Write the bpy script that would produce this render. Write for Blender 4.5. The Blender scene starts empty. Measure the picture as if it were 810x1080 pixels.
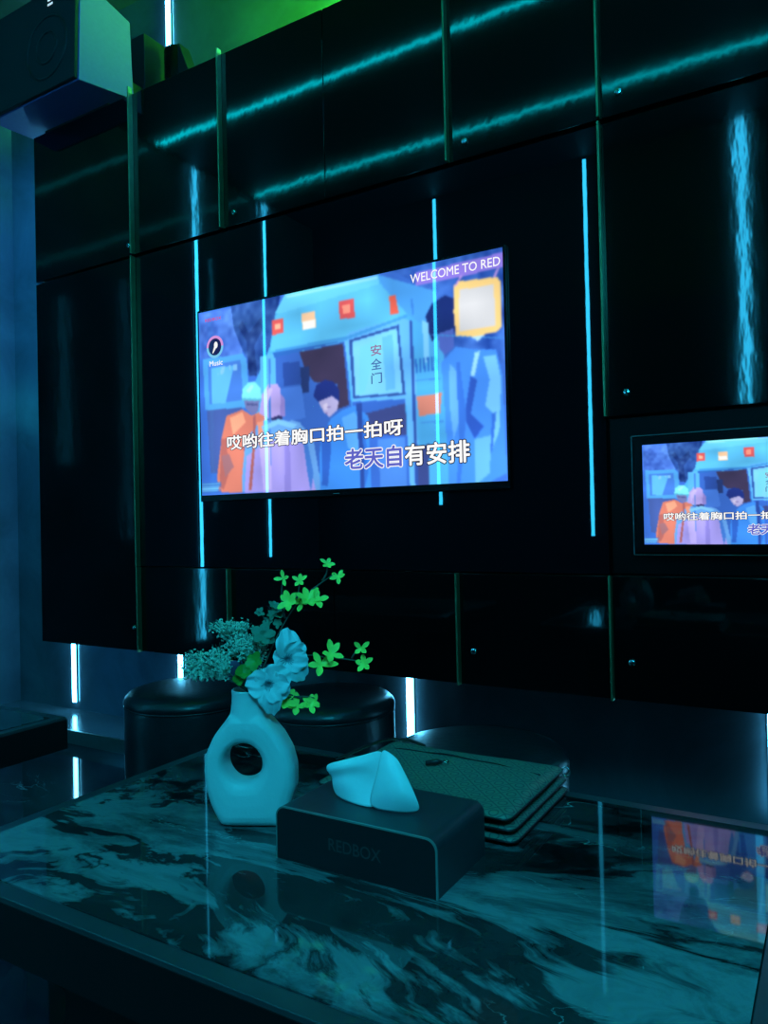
import bpy, bmesh, math, random
import numpy as np
from mathutils import Vector, Matrix
random.seed(7); np.random.seed(7)
C = bpy.context.scene.collection
PI = math.pi

# ------------------------------------------------------------------ camera
CAMH = 1.02
F = 800.58
RR = Vector((0.8566181, 0.5154792, -0.0220594)).normalized()
UU = Vector((0.0243342, 0.0023430, 0.9997011)).normalized()
FF = Vector((-0.5153768, 0.8568989, 0.0105367)).normalized()
cam_d = bpy.data.cameras.new('camera'); cam = bpy.data.objects.new('camera', cam_d); C.objects.link(cam)
cam.matrix_world = Matrix(((RR.x, UU.x, -FF.x, 0), (RR.y, UU.y, -FF.y, 0), (RR.z, UU.z, -FF.z, CAMH), (0, 0, 0, 1)))
cam_d.sensor_fit = 'VERTICAL'; cam_d.sensor_height = 36; cam_d.lens = F / 1080 * 36
cam_d.clip_start = 0.02
bpy.context.scene.camera = cam

def ray(px, py): return RR * ((px - 405) / F) + UU * (-(py - 540) / F) + FF
def at(px, py, Y):
    r = ray(px, py); r = r * (Y / r.y); return Vector((r.x, r.y, r.z + CAMH))
def atz(px, py, z):
    r = ray(px, py); r = r * ((z - CAMH) / r.z); return Vector((r.x, r.y, r.z + CAMH))

# ------------------------------------------------------------------ materials
def lin(c): return tuple(((x/255)/12.92 if x <= 10 else (((x/255)+.055)/1.055)**2.4) for x in c)
class NM:
    def __init__(s, name):
        s.m = bpy.data.materials.new(name); s.m.use_nodes = True; s.t = s.m.node_tree
        s.b = s.t.nodes['Principled BSDF']; s.o = s.t.nodes['Material Output']
    def n(s, kind, **kw):
        x = s.t.nodes.new(kind)
        for k, v in kw.items():
            if k in x.inputs: x.inputs[k].default_value = v
            else: setattr(x, k, v)
        return x
    def l(s, a, b): s.t.links.new(a, b)
    def ramp(s, fac, stops):
        r = s.t.nodes.new('ShaderNodeValToRGB'); e = r.color_ramp.elements
        while len(e) < len(stops): e.new(.5)
        for q, (p, c) in zip(e, stops): q.position = p; q.color = (*c, 1)
        s.l(fac, r.inputs[0]); return r.outputs[0]
    def noise(s, scale, detail=4, rough=.55, dist=0, vec=None, obj=True):
        x = s.n('ShaderNodeTexNoise'); x.inputs['Scale'].default_value = scale; x.inputs['Detail'].default_value = detail
        x.inputs['Roughness'].default_value = rough; x.inputs['Distortion'].default_value = dist
        if vec is None:
            vec = s.n('ShaderNodeTexCoord').outputs['Object']
        s.l(vec, x.inputs['Vector']); return x.outputs['Fac']
    def bump(s, h, dist, strength=1.0):
        x = s.n('ShaderNodeBump'); x.inputs['Strength'].default_value = strength; x.inputs['Distance'].default_value = dist
        s.l(h, x.inputs['Height']); s.l(x.outputs['Normal'], s.b.inputs['Normal']); return x
def mat(name, col, rough=.5, metal=0, var=.12, vscale=30, bump=0, bscale=200, coat=0, ior=1.5, sheen=0):
    q = NM(name); b = q.b
    f = q.noise(vscale)
    q.l(q.ramp(f, [(.3, tuple(c*(1-var) for c in col)), (.7, tuple(c*(1+var) for c in col))]), b.inputs['Base Color'])
    b.inputs['Roughness'].default_value = rough; b.inputs['Metallic'].default_value = metal
    b.inputs['Coat Weight'].default_value = coat; b.inputs['IOR'].default_value = ior
    if bump: q.bump(q.noise(bscale), bump)
    return q.m
def emit(name, col, st, base=(0, 0, 0)):
    q = NM(name); q.b.inputs['Base Color'].default_value = (*base, 1)
    q.b.inputs['Emission Color'].default_value = (*col, 1); q.b.inputs['Emission Strength'].default_value = st
    q.b.inputs['Roughness'].default_value = .4
    return q.m

def panel_falloff(q, st):
    # emission dimmed at steep angles, standing in for polarised light lost in table reflection
    ge = q.n('ShaderNodeNewGeometry'); sx = q.n('ShaderNodeSeparateXYZ'); q.l(ge.outputs['Incoming'], sx.inputs[0])
    ab = q.n('ShaderNodeMath', operation='ABSOLUTE'); q.l(sx.outputs[1], ab.inputs[0])
    dv = q.n('ShaderNodeMath', operation='DIVIDE'); q.l(sx.outputs[2], dv.inputs[0]); q.l(ab.outputs[0], dv.inputs[1])
    a2 = q.n('ShaderNodeMath', operation='ABSOLUTE'); q.l(dv.outputs[0], a2.inputs[0])
    mr = q.n('ShaderNodeMapRange', interpolation_type='SMOOTHSTEP'); q.l(a2.outputs[0], mr.inputs[0])
    for i, v in enumerate((.39, .47, st, st*.02)): mr.inputs[i+1].default_value = v
    q.l(mr.outputs[0], q.b.inputs['Emission Strength'])
def emit_panel(name, col, st):
    q = NM(name); q.b.inputs['Base Color'].default_value = (0, 0, 0, 1); q.b.inputs['Emission Color'].default_value = (*col, 1); q.b.inputs['Roughness'].default_value = .02
    panel_falloff(q, st); return q.m

def lacquer(name, rough, dist, col=(.004, .006, .008)):
    q = NM(name); b = q.b
    b.inputs['Base Color'].default_value = (*col, 1); b.inputs['Roughness'].default_value = rough
    tc = q.n('ShaderNodeTexCoord'); mp = q.n('ShaderNodeMapping'); q.l(tc.outputs['Object'], mp.inputs[0]); mp.inputs['Scale'].default_value = (1, 1, .4)
    f1 = q.noise(9, 2, .5, vec=mp.outputs[0]); f2 = q.noise(38, 2, .5, vec=mp.outputs[0])
    mx = q.n('ShaderNodeMath', operation='MULTIPLY_ADD'); q.l(f2, mx.inputs[0]); mx.inputs[1].default_value = .40; q.l(f1, mx.inputs[2])
    q.bump(mx.outputs[0], dist)
    return q.m
M = {}
M['door'] = lacquer('door_lacquer', .055, .00030, (.0012, .0022, .0026))
M['carcass'] = mat('carcass_black', (.004, .005, .006), .45)
M['glass_black'] = lacquer('black_glass', .012, .00002, (.002, .003, .005))
M['niche'] = mat('niche_black', (.001, .0014, .0018), .35)
M['niche'].node_tree.nodes['Principled BSDF'].inputs['Specular IOR Level'].default_value = .12
M['bezel'] = mat('bezel_black', (.0015, .0015, .002), .25)
M['bezel'].node_tree.nodes['Principled BSDF'].inputs['Specular IOR Level'].default_value = .15
M['brass'] = mat('brass_strip', (.20, .26, .13), .4, .8)
M['chrome'] = mat('chrome_lock', (.6, .65, .65), .2, 1)
M['steel_edge'] = mat('steel_edge', (.3, .3, .28), .3, .9)
M['cyan'] = emit('cyan_light', (.10, .60, 1.0), 34)
M['cyan_far'] = emit('cyan_light_opposite', (.03, .55, .95), 30)
M['cyan_ceiling'] = emit('teal_light_ceiling', (.0, .50, .60), 24)
M['green_l'] = emit('green_light', (.05, 1.0, .02), 800)
M['channel'] = mat('light_channel', (.1, .1, .1), .4, .8)
M['wall'] = None
def wallmat(name, col, rough, panel):
    q = NM(name); b = q.b
    tc = q.n('ShaderNodeTexCoord'); f = q.noise(2.2, 6, .6, .6)
    q.l(q.ramp(f, [(.3, tuple(c*.6 for c in col)), (.75, tuple(c*1.3 for c in col))]), b.inputs['Base Color'])
    b.inputs['Roughness'].default_value = rough
    q.bump(q.noise(5, 3), .0006)
    return q.m
M['wall'] = wallmat('dark_glossy_wall', (.085, .105, .125), .17, 1)
M['wall_left'] = wallmat('blue_glossy_wall', (.08, .11, .15), .07, 1)
M['wall_far'] = wallmat('dark_wall', (.004, .005, .006), .5, 1)
M['ceil'] = mat('ceiling_dark', (.02, .03, .028), .6)

def marble(name, dark, light, vein, rough, sc, amt=1.0, warp=.5, off=(0, 0, 0), cloud=1):
    q = NM(name); b = q.b
    tc = q.n('ShaderNodeTexCoord'); mp = q.n('ShaderNodeMapping'); q.l(tc.outputs['Object'], mp.inputs['Vector'])
    mp.inputs['Rotation'].default_value = (0, 0, math.radians(-24)); mp.inputs['Scale'].default_value = (1, 2.4, 1); mp.inputs['Location'].default_value = off
    n0 = q.n('ShaderNodeTexNoise', Scale=sc*.6, Detail=4); q.l(mp.outputs[0], n0.inputs['Vector'])
    va = q.n('ShaderNodeVectorMath', operation='MULTIPLY_ADD'); q.l(n0.outputs['Color'], va.inputs[0]); va.inputs[1].default_value = (warp,)*3; q.l(mp.outputs[0], va.inputs[2])
    f = q.n('ShaderNodeTexNoise', Scale=sc, Detail=12, Roughness=.72, Distortion=.6); q.l(va.outputs[0], f.inputs['Vector'])
    base = q.ramp(f.outputs['Fac'], [(.33, dark), (.46, tuple(a*.55+c*.45 for a, c in zip(dark, light))), (.56, light), (.72, tuple(c*.6 for c in light))])
    # broad clouds, with light falloff painted in: slab darkens towards its rear
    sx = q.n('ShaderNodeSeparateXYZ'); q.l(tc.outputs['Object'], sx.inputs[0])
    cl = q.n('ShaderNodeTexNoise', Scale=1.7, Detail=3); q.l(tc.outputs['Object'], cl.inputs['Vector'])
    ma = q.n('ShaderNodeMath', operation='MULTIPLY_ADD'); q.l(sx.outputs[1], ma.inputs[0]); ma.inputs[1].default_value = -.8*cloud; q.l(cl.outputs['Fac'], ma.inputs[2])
    cloud_shade = q.ramp(ma.outputs[0], [(.32, (.26,)*3), (.60, (1, 1, 1))])
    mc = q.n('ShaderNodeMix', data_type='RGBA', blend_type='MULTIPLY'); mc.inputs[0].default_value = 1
    q.l(base, mc.inputs[6]); q.l(cloud_shade, mc.inputs[7])
    # dark smudged bands of uneven width
    f2 = q.n('ShaderNodeTexNoise', Scale=sc*.75, Detail=8, Roughness=.62, Distortion=.5); q.l(va.outputs[0], f2.inputs['Vector'])
    a1 = q.n('ShaderNodeMath', operation='SUBTRACT'); q.l(f2.outputs['Fac'], a1.inputs[0]); a1.inputs[1].default_value = .5
    a2 = q.n('ShaderNodeMath', operation='ABSOLUTE'); q.l(a1.outputs[0], a2.inputs[0])
    wn = q.n('ShaderNodeTexNoise', Scale=sc*1.3, Detail=3); q.l(mp.outputs[0], wn.inputs['Vector'])
    wr = q.n('ShaderNodeMapRange'); q.l(wn.outputs['Fac'], wr.inputs[0])
    for k_, v_ in enumerate((.42, .68, .0, .05)): wr.inputs[k_+1].default_value = v_
    a3 = q.n('ShaderNodeMath', operation='SUBTRACT'); q.l(a2.outputs[0], a3.inputs[0]); q.l(wr.outputs[0], a3.inputs[1])
    band = q.ramp(a3.outputs[0], [(.0, (.08,)*3), (.022, (1, 1, 1))])
    mx = q.n('ShaderNodeMix', data_type='RGBA', blend_type='MULTIPLY'); mx.inputs[0].default_value = .9
    q.l(mc.outputs[2], mx.inputs[6]); q.l(band, mx.inputs[7])
    # pale hair veins
    f3 = q.n('ShaderNodeTexNoise', Scale=sc*.9, Detail=6, Roughness=.55, Distortion=1.8)
    sh = q.n('ShaderNodeVectorMath', operation='ADD'); sh.inputs[1].default_value = (7, 3, 1); q.l(va.outputs[0], sh.inputs[0]); q.l(sh.outputs[0], f3.inputs['Vector'])
    b1 = q.n('ShaderNodeMath', operation='SUBTRACT'); q.l(f3.outputs['Fac'], b1.inputs[0]); b1.inputs[1].default_value = .5
    b2 = q.n('ShaderNodeMath', operation='ABSOLUTE'); q.l(b1.outputs[0], b2.inputs[0])
    vr = q.ramp(b2.outputs[0], [(.0, (1,)*3), (.0045, (0,)*3)])
    msk = q.n('ShaderNodeTexNoise', Scale=sc*.5, Detail=2); q.l(mp.outputs[0], msk.inputs['Vector'])
    mr = q.ramp(msk.outputs['Fac'], [(.5, (0,)*3), (.6, (amt,)*3)])
    mm = q.n('ShaderNodeMath', operation='MULTIPLY'); q.l(vr, mm.inputs[0]); q.l(mr, mm.inputs[1])
    m2 = q.n('ShaderNodeMix', data_type='RGBA'); q.l(mm.outputs[0], m2.inputs[0]); q.l(mx.outputs[2], m2.inputs[6]); m2.inputs[7].default_value = (*vein, 1)
    q.l(m2.outputs[2], b.inputs['Base Color'])
    b.inputs['Roughness'].default_value = rough
    return q.m
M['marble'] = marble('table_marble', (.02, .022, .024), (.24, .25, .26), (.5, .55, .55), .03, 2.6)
M['floor'] = marble('floor_marble', (.006, .008, .01), (.02, .024, .028), (.3, .33, .35), .05, 2.0, 1.0, cloud=0)
M['table_frame'] = mat('table_frame', (.045, .05, .055), .3)
M['frame_shade'] = mat('table_frame_shade', (.0015, .002, .0025), .5)  # near-black copy of table_frame: shade painted on the frame's sides
M['table_base'] = mat('table_base', (.0015, .0015, .002), .6)
M['leather'] = mat('black_leather', (.016, .018, .022), .3, 0, .2, 25, .0012, 45)
M['ceramic'] = mat('matt_ceramic', (.66, .68, .68), .55, 0, .04, 12, .0003, 350)
M['box_leather'] = mat('box_leather', (.026, .033, .04), .42, 0, .1, 60, .0002, 700)
M['box_front'] = mat('box_front', (.006, .007, .009), .5, 0, .1, 60, .0002, 700)
M['box_edge'] = mat('box_edge', (.25, .27, .25), .4, .3)
M['emboss'] = mat('embossed_letters', (.055, .045, .045), .6)
M['tissue'] = mat('tissue_paper', (.85, .87, .88), .8, 0, .03, 40, .0004, 120)
M['spk_side'] = mat('speaker_side', (.13, .075, .27), .45, 0, .06, 60, .0003, 500)
M['grille'] = mat('speaker_grille', (.004, .005, .007), .9, 0, .3, 300, .0008, 900)
M['spk_dark'] = mat('speaker_dark', (.002, .0025, .004), .6)
M['white_mark'] = emit('white_mark', (.55, .6, .65), .9, (.7, .7, .7))
M['leaf'] = mat('leaf_green', (.9, .88, .13), .5, 0, .12, 60)
M['leaf_lime'] = mat('leaf_lime', (.08, .30, .03), .5, 0, .2, 60)
M['leaf_grey'] = mat('leaf_grey', (.10, .22, .14), .6, 0, .2, 60)
M['stem'] = mat('stem_brown', (.04, .07, .05), .6)
M['blossom'] = mat('blossom_pale', (.62, .70, .55), .7, 0, .35, 90)
M['petal'] = mat('petal_white', (.66, .7, .72), .65, 0, .08, 60)
M['petal_vein'] = mat('petal_throat', (.15, .18, .22), .65)
M['strap'] = mat('strap_leather', (.01, .01, .012), .4)
M['plinth'] = mat('plinth_metal', (.06, .075, .055), .35, .5)
M['white_text'] = emit('caption_white', (1, 1, 1), .95)
M['dark_text'] = emit('caption_outline', lin((30, 30, 60)), 1)
M['blue_text'] = emit('caption_highlight', lin((95, 100, 200)), 1)
M['pink_text'] = emit('caption_pink', lin((215, 70, 120)), .8)
M['haze_text'] = emit('door_lettering', lin((70, 110, 180)), .9)
M['red_text'] = emit('door_lettering_red', lin((150, 110, 160)), .9)
M['ring_pink'] = emit('icon_pink', lin((215, 150, 220)), 1)
M['ring_cyan'] = emit('icon_cyan', lin((120, 200, 240)), 1)
M['icon_dark'] = emit('icon_dark', lin((25, 35, 90)), 1)

def canvas():
    q = NM('monogram_canvas'); b = q.b
    tc = q.n('ShaderNodeTexCoord'); mp = q.n('ShaderNodeMapping'); q.l(tc.outputs['Object'], mp.inputs[0])
    mp.inputs['Rotation'].default_value = (0, 0, math.radians(45)); mp.inputs['Scale'].default_value = (46, 46, 46)
    sx = q.n('ShaderNodeSeparateXYZ'); q.l(mp.outputs[0], sx.inputs[0])
    def fr(o, off):
        a = q.n('ShaderNodeMath', operation='ADD'); q.l(o, a.inputs[0]); a.inputs[1].default_value = off
        f = q.n('ShaderNodeMath', operation='FRACT'); q.l(a.outputs[0], f.inputs[0])
        s = q.n('ShaderNodeMath', operation='SUBTRACT'); q.l(f.outputs[0], s.inputs[0]); s.inputs[1].default_value = .5
        return s.outputs[0]
    X, Y = fr(sx.outputs[0], 0), fr(sx.outputs[1], 0)
    cx = q.n('ShaderNodeCombineXYZ'); q.l(X, cx.inputs[0]); q.l(Y, cx.inputs[1])
    ln = q.n('ShaderNodeVectorMath', operation='LENGTH'); q.l(cx.outputs[0], ln.inputs[0])
    ring = q.ramp(ln.outputs['Value'], [(.22, (0,)*3), (.25, (1,)*3), (.30, (1,)*3), (.33, (0,)*3)])
    ax = q.n('ShaderNodeMath', operation='ABSOLUTE'); q.l(X, ax.inputs[0]); ay = q.n('ShaderNodeMath', operation='ABSOLUTE'); q.l(Y, ay.inputs[0])
    mxx = q.n('ShaderNodeMath', operation='MAXIMUM'); q.l(ax.outputs[0], mxx.inputs[0]); q.l(ay.outputs[0], mxx.inputs[1])
    grid = q.ramp(mxx.outputs[0], [(.44, (0,)*3), (.48, (1,)*3)])
    add = q.n('ShaderNodeMath', operation='MAXIMUM'); q.l(ring, add.inputs[0]); q.l(grid, add.inputs[1])
    m = q.n('ShaderNodeMix', data_type='RGBA'); q.l(add.outputs[0], m.inputs[0])
    m.inputs[6].default_value = (.16, .19, .145, 1); m.inputs[7].default_value = (.05, .075, .07, 1)
    q.l(m.outputs[2], b.inputs['Base Color']); b.inputs['Roughness'].default_value = .5
    q.bump(q.noise(500), .0002)
    return q.m
M['canvas'] = canvas()

# ------------------------------------------------------------------ mesh helpers
class MB:
    def __init__(s): s.v = []; s.f = []; s.mi = []
    def add(s, vs, fs, mi=0):
        o = len(s.v); s.v += [tuple(v) for v in vs]; s.f += [tuple(o+i for i in f) for f in fs]; s.mi += [mi]*len(fs); return s
    def box(s, x0, x1, y0, y1, z0, z1, mi=0):
        vs = [(x, y, z) for z in (z0, z1) for y in (y0, y1) for x in (x0, x1)]
        return s.add(vs, [(0, 2, 3, 1), (4, 5, 7, 6), (0, 1, 5, 4), (2, 6, 7, 3), (0, 4, 6, 2), (1, 3, 7, 5)], mi)
    def hexa(s, b, t, mi=0):   # b, t: four points each, same winding
        return s.add(list(b)+list(t), [(3, 2, 1, 0), (4, 5, 6, 7), (0, 1, 5, 4), (1, 2, 6, 5), (2, 3, 7, 6), (3, 0, 4, 7)], mi)
    def lathe(s, prof, c=(0, 0, 0), n=48, mi=0, cap=True, rot=None):
        vs = []
        for r, z in prof:
            for i in range(n):
                a = 2*PI*i/n; v = Vector((r*math.cos(a), r*math.sin(a), z))
                if rot: v = rot @ v
                vs.append(v+Vector(c))
        fs = [(j*n+i, j*n+(i+1) % n, (j+1)*n+(i+1) % n, (j+1)*n+i) for j in range(len(prof)-1) for i in range(n)]
        if cap: fs += [tuple(reversed(range(n))), tuple((len(prof)-1)*n+i for i in range(n))]
        return s.add(vs, fs, mi)
    def tube(s, pts, r, n=8, mi=0, cap=True):
        pts = [Vector(p) for p in pts]; rs = r if isinstance(r, (list, tuple)) else [r]*len(pts); vs = []
        up = Vector((0.13, 0.2, 1)).normalized()
        for k, p in enumerate(pts):
            d = (pts[min(k+1, len(pts)-1)]-pts[max(k-1, 0)]).normalized()
            a = d.cross(up)
            if a.length < 1e-3: a = d.cross(Vector((1, 0, 0)))
            a.normalize(); b = d.cross(a)
            for i in range(n):
                t = 2*PI*i/n; vs.append(p+(a*math.cos(t)+b*math.sin(t))*rs[k])
        fs = [(j*n+i, j*n+(i+1) % n, (j+1)*n+(i+1) % n, (j+1)*n+i) for j in range(len(pts)-1) for i in range(n)]
        if cap: fs += [tuple(reversed(range(n))), tuple((len(pts)-1)*n+i for i in range(n))]
        return s.add(vs, fs, mi)
    def build(s, name, mats, parent=None, smooth=False, bevel=0, loc=None, seg=2, fixn=True):
        me = bpy.data.meshes.new(name); me.from_pydata(s.v, [], s.f); me.update()
        if not isinstance(mats, (list, tuple)): mats = [mats]
        for m in mats: me.materials.append(m)
        for p, k in zip(me.polygons, s.mi): p.material_index = k; p.use_smooth = bool(smooth)
        if fixn:
            bm = bmesh.new(); bm.from_mesh(me); bmesh.ops.recalc_face_normals(bm, faces=bm.faces); bm.to_mesh(me); bm.free()
        o = bpy.data.objects.new(name, me); C.objects.link(o)
        if loc is not None: o.location = loc
        if parent: o.parent = parent; o.matrix_parent_inverse = Matrix.Identity(4)
        if bevel:
            b = o.modifiers.new('bevel', 'BEVEL'); b.width = bevel; b.segments = seg; b.limit_method = 'ANGLE'; b.angle_limit = math.radians(40)
            for p in me.polygons: p.use_smooth = True
            w = o.modifiers.new('wn', 'WEIGHTED_NORMAL'); w.keep_sharp = True
        return o
def tag(o, label=None, cat=None, group=None, kind=None):
    if label: o['label'] = label
    if cat: o['category'] = cat
    if group: o['group'] = group
    if kind: o['kind'] = kind
    return o
def thing(name, label, cat, loc=(0, 0, 0), group=None, rz=0):
    o = bpy.data.objects.new(name, None); C.objects.link(o); o.location = loc; o.rotation_euler = (0, 0, rz); o.empty_display_size = .05
    return tag(o, label, cat, group)
def struct(name, mb, m, **kw): return tag(mb.build(name, m, **kw), kind='structure')
def Z(z): return z + CAMH

# ------------------------------------------------------------------ room
XL, XR, YB, YF, ZC = -3.97, 1.4, 2.60, -1.47, 3.62
struct('floor', MB().box(XL-.1, XR+.1, YF-.1, YB+.1, -.1, 0), M['floor'])
struct('ceiling', MB().box(XL-.1, XR+.1, YF-.1, YB+.1, ZC, ZC+.1), M['ceil'])
struct('wall_back', MB().box(XL-.1, XR+.1, YB, YB+.1, 0, ZC), M['wall'])
struct('wall_left', MB().box(XL-.1, XL, YF-.1, YB, 0, ZC), M['wall_left'])
struct('wall_right', MB().box(XR, XR+.1, YF-.1, YB, 0, ZC), M['wall_far'])
struct('wall_front', MB().box(XL, XR, YF-.1, YF, 0, ZC), M['wall_far'])
pl = MB(); pl.box(XL, XR, 2.31, YB, 0, .056)
struct('trim_1', pl, M['wall'])
struct('baseboard_back', MB().box(XL, XR, 2.300, 2.31, 0, .062), M['plinth'])

# light strips
def strip_v(x, y, z0, z1, nrm, label, mt, w=.011):
    t = thing('light_strip', label, 'light strip', (x, y, z0), 'vertical cyan light strips on the walls')
    nx, ny = nrm; tx, ty = -ny, nx
    def blk(a, d0, d1, zz0, zz1):
        b = [Vector((nx*d+tx*s*a, ny*d+ty*s*a, zz0)) for s, d in ((-1, d0), (1, d0), (1, d1), (-1, d1))]
        return MB().hexa(b, [v+Vector((0, 0, zz1-zz0)) for v in b])
    blk(w+.004, 0, .006, 0, z1-z0).build('channel', M['channel'], t)
    blk(w, .006, .014, .002, z1-z0-.002).build('diffuser', mt, t)
    return t
strip_v(-3.49, YB, .094, 3.55, (0, -1), 'cyan vertical light strip on back wall under the left end of the cabinets', M['cyan'])
strip_v(-2.705, YB, .094, 3.55, (0, -1), 'cyan vertical light strip on back wall rising beside the ceiling speaker', M['cyan'])
strip_v(-1.458, YB, .094, 3.55, (0, -1), 'cyan vertical light strip on back wall between the two rear black poufs', M['cyan'], .013)
strip_v(-.195, YB, .094, 3.55, (0, -1), 'cyan vertical light strip on back wall at right edge, below the last cabinets', M['cyan'])
strip_v(XL, -.02, .19, 3.60, (1, 0), 'cyan wall light strip reflected left of the television', M['cyan_far'], .012)
strip_v(XL, -.79, .74, 3.60, (1, 0), 'cyan wall light strip reflected across the left part of the television', M['cyan_far'], .012)
strip_v(-2.75, YF, 1.13, 3.60, (0, 1), 'cyan wall light strip reflected across the right part of the television', M['cyan_far'], .012)
strip_v(-1.53, YF, .87, 3.60, (0, 1), 'cyan wall light strip reflected in black glass right of the television', M['cyan_far'], .012)
strip_v(-.50, YF, 1.73, 3.60, (0, 1), 'cyan wall light strip reflected as a wide glow in tall right door', M['cyan_far'], .022)
def strip_x(x0, x1, y, z, label, mt, w=.012, down=True, grp=None):
    t = thing('light_strip', label, 'light strip', (x0, y, z), grp)
    s = -1 if down else 1
    MB().box(0, x1-x0, -w-.004, w+.004, min(0, s*.006), max(0, s*.006)).build('channel', M['channel'], t)
    MB().box(.002, x1-x0-.002, -w, w, min(s*.006, s*.014), max(s*.006, s*.014)).build('diffuser', mt, t)
    return t
strip_x(XL+.05, XR-.05, .36, ZC, 'teal ceiling light strip reflected high in upper cabinet doors', M['cyan_ceiling'])
strip_x(XL+.05, XR-.05, -.64, ZC, 'teal ceiling light strip reflected low in upper cabinet doors', M['cyan_ceiling'])
strip_x(-1.7, .3, 2.40, Z(1.66)+.001, 'green light strip lying on top of the wall cabinets', M['green_l'], .03, False)

# ------------------------------------------------------------------ wall cabinets
def lock(parent, x, z):
    q = MB(); rx = Matrix.Rotation(math.radians(90), 3, 'X')
    q.lathe([(.0001, .006), (.0075, .006), (.0095, .004), (.0095, 0)], (x, 2.0, Z(z)), 24, rot=rx, cap=False)
    o = q.build('lock', M['chrome'], parent, smooth=True)
    k = MB().box(x-.001, x+.001, 1.9935, 1.9945, Z(z)-.005, Z(z)+.005).build('keyhole', M['carcass'], o)
def cabinet(x0, x1, z0, z1, label, doors=1, lock_at=None, strip=None, grp='black lacquer wall cabinets', stripz=None):
    base = Vector((x0, 2.0, Z(z0)))
    t = thing('wall_cabinet', label, 'cabinet', base, grp)
    def P(o): o.location = -base; return o
    P(MB().box(x0+.001, x1-.001, 2.022, YB-.004, Z(z0)+.001, Z(z1)-.001).build('carcass', M['carcass'], t))
    w = (x1-x0)/doors
    for k in range(doors):
        d = MB().box(x0+k*w+.0015, x0+(k+1)*w-.0015, 2.0, 2.02, Z(z0)+.0015, Z(z1)-.0015).build('door', M['door'], t, bevel=.0008)
        P(d)
        if lock_at and lock_at[0] == k:
            lock(d, lock_at[1], lock_at[2])
    if strip is not None:
        zt = stripz if stripz else (z0, z1)
        P(MB().box(strip-.003, strip+.003, 1.978, 1.9995, Z(zt[0]), Z(zt[1])).build('brass_strip', M['brass'], t, bevel=.0006))
    return t
def lk(px, py):
    p = at(px, py, 2.0); return (p.x, p.z-CAMH)
SA, SB, SC_, SD, SE, XE = -2.290, -1.834, -1.392, -.955, -.517, .38
ZU, ZT, ZB, ZM = 1.037, 1.655, -.480, -.158
G = .004
cabinet(-2.900, SA-G, ZU, ZT, 'upper black cabinet at the far left end, below the speaker', 1, (0, *lk(136, 259)))
cabinet(SA, SB-G, ZU, ZT, 'narrow upper black cabinet without a lock, second from left', 1, None, SA, stripz=(ZU, ZT+.02))
cabinet(SB, SD-G, ZU, ZT, 'upper black double cabinet with two doors above the television', 2, (0, *lk(247, 224)), SB, stripz=(ZU, ZT+.012))
cabinet(SD, SE-G, ZU, ZT, 'upper black cabinet above the right part of the television', 1, (0, *lk(490, 149)), SD)
cabinet(SE, XE, ZU, ZT+.35, 'wide upper black cabinet at the top right corner', 1, (0, *lk(652, 97)), SE, stripz=(ZU, ZT+.3))
cabinet(-2.900, SA-G, ZB, ZU-.008, 'tall black cabinet at the left end beside the television panel', 1, (0, *lk(142, 662)))
cabinet(SE, XE, .256, ZU-.012, 'large black cabinet above the touch screen with wide blue reflection', 1, (0, *lk(661, 414)), SE)
cabinet(SA, SB-G, ZB, ZM, 'low black cabinet behind the flowers, with blue reflection', 1, None, SA)
cabinet(SB, SD-G, ZB, ZM, 'low black double cabinet straight below the television', 2, None, SB)
cabinet(SD, SE-G, ZB, ZM, 'low black cabinet right of the flowers, second from right', 1, (0, *lk(500, 687)), SD)
cabinet(SE, XE, ZB, ZM, 'low black cabinet at the right below the touch screen', 1, (0, *lk(667, 699)), SE)
g = thing('glass_panel', 'large black mirror glass panel behind the television', 'wall panel', (SA, 2.0, Z(ZM)))
o = MB().box(0, SE-G-SA, .001, .02, .004, ZU-.012-ZM).build('glass_sheet', M['glass_black'], g)
MB().box(.001, SE-G-SA-.001, .021, .58, .005, ZU-.014-ZM).build('backing', M['carcass'], g)
# tall brass strip between left cabinet and glass
MB().box(-.004, .002, -.022, -.0005, .002, ZU-.010-ZM).build('brass_strip', M['brass'], g)
g = thing('niche_panel', 'matt black panel around the touch screen on the right', 'wall panel', (SE, 2.0, Z(ZM)))
MB().box(0, XE-SE, .02, .58, .004, .256-ZM-.004).build('panel', M['niche'], g)

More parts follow.
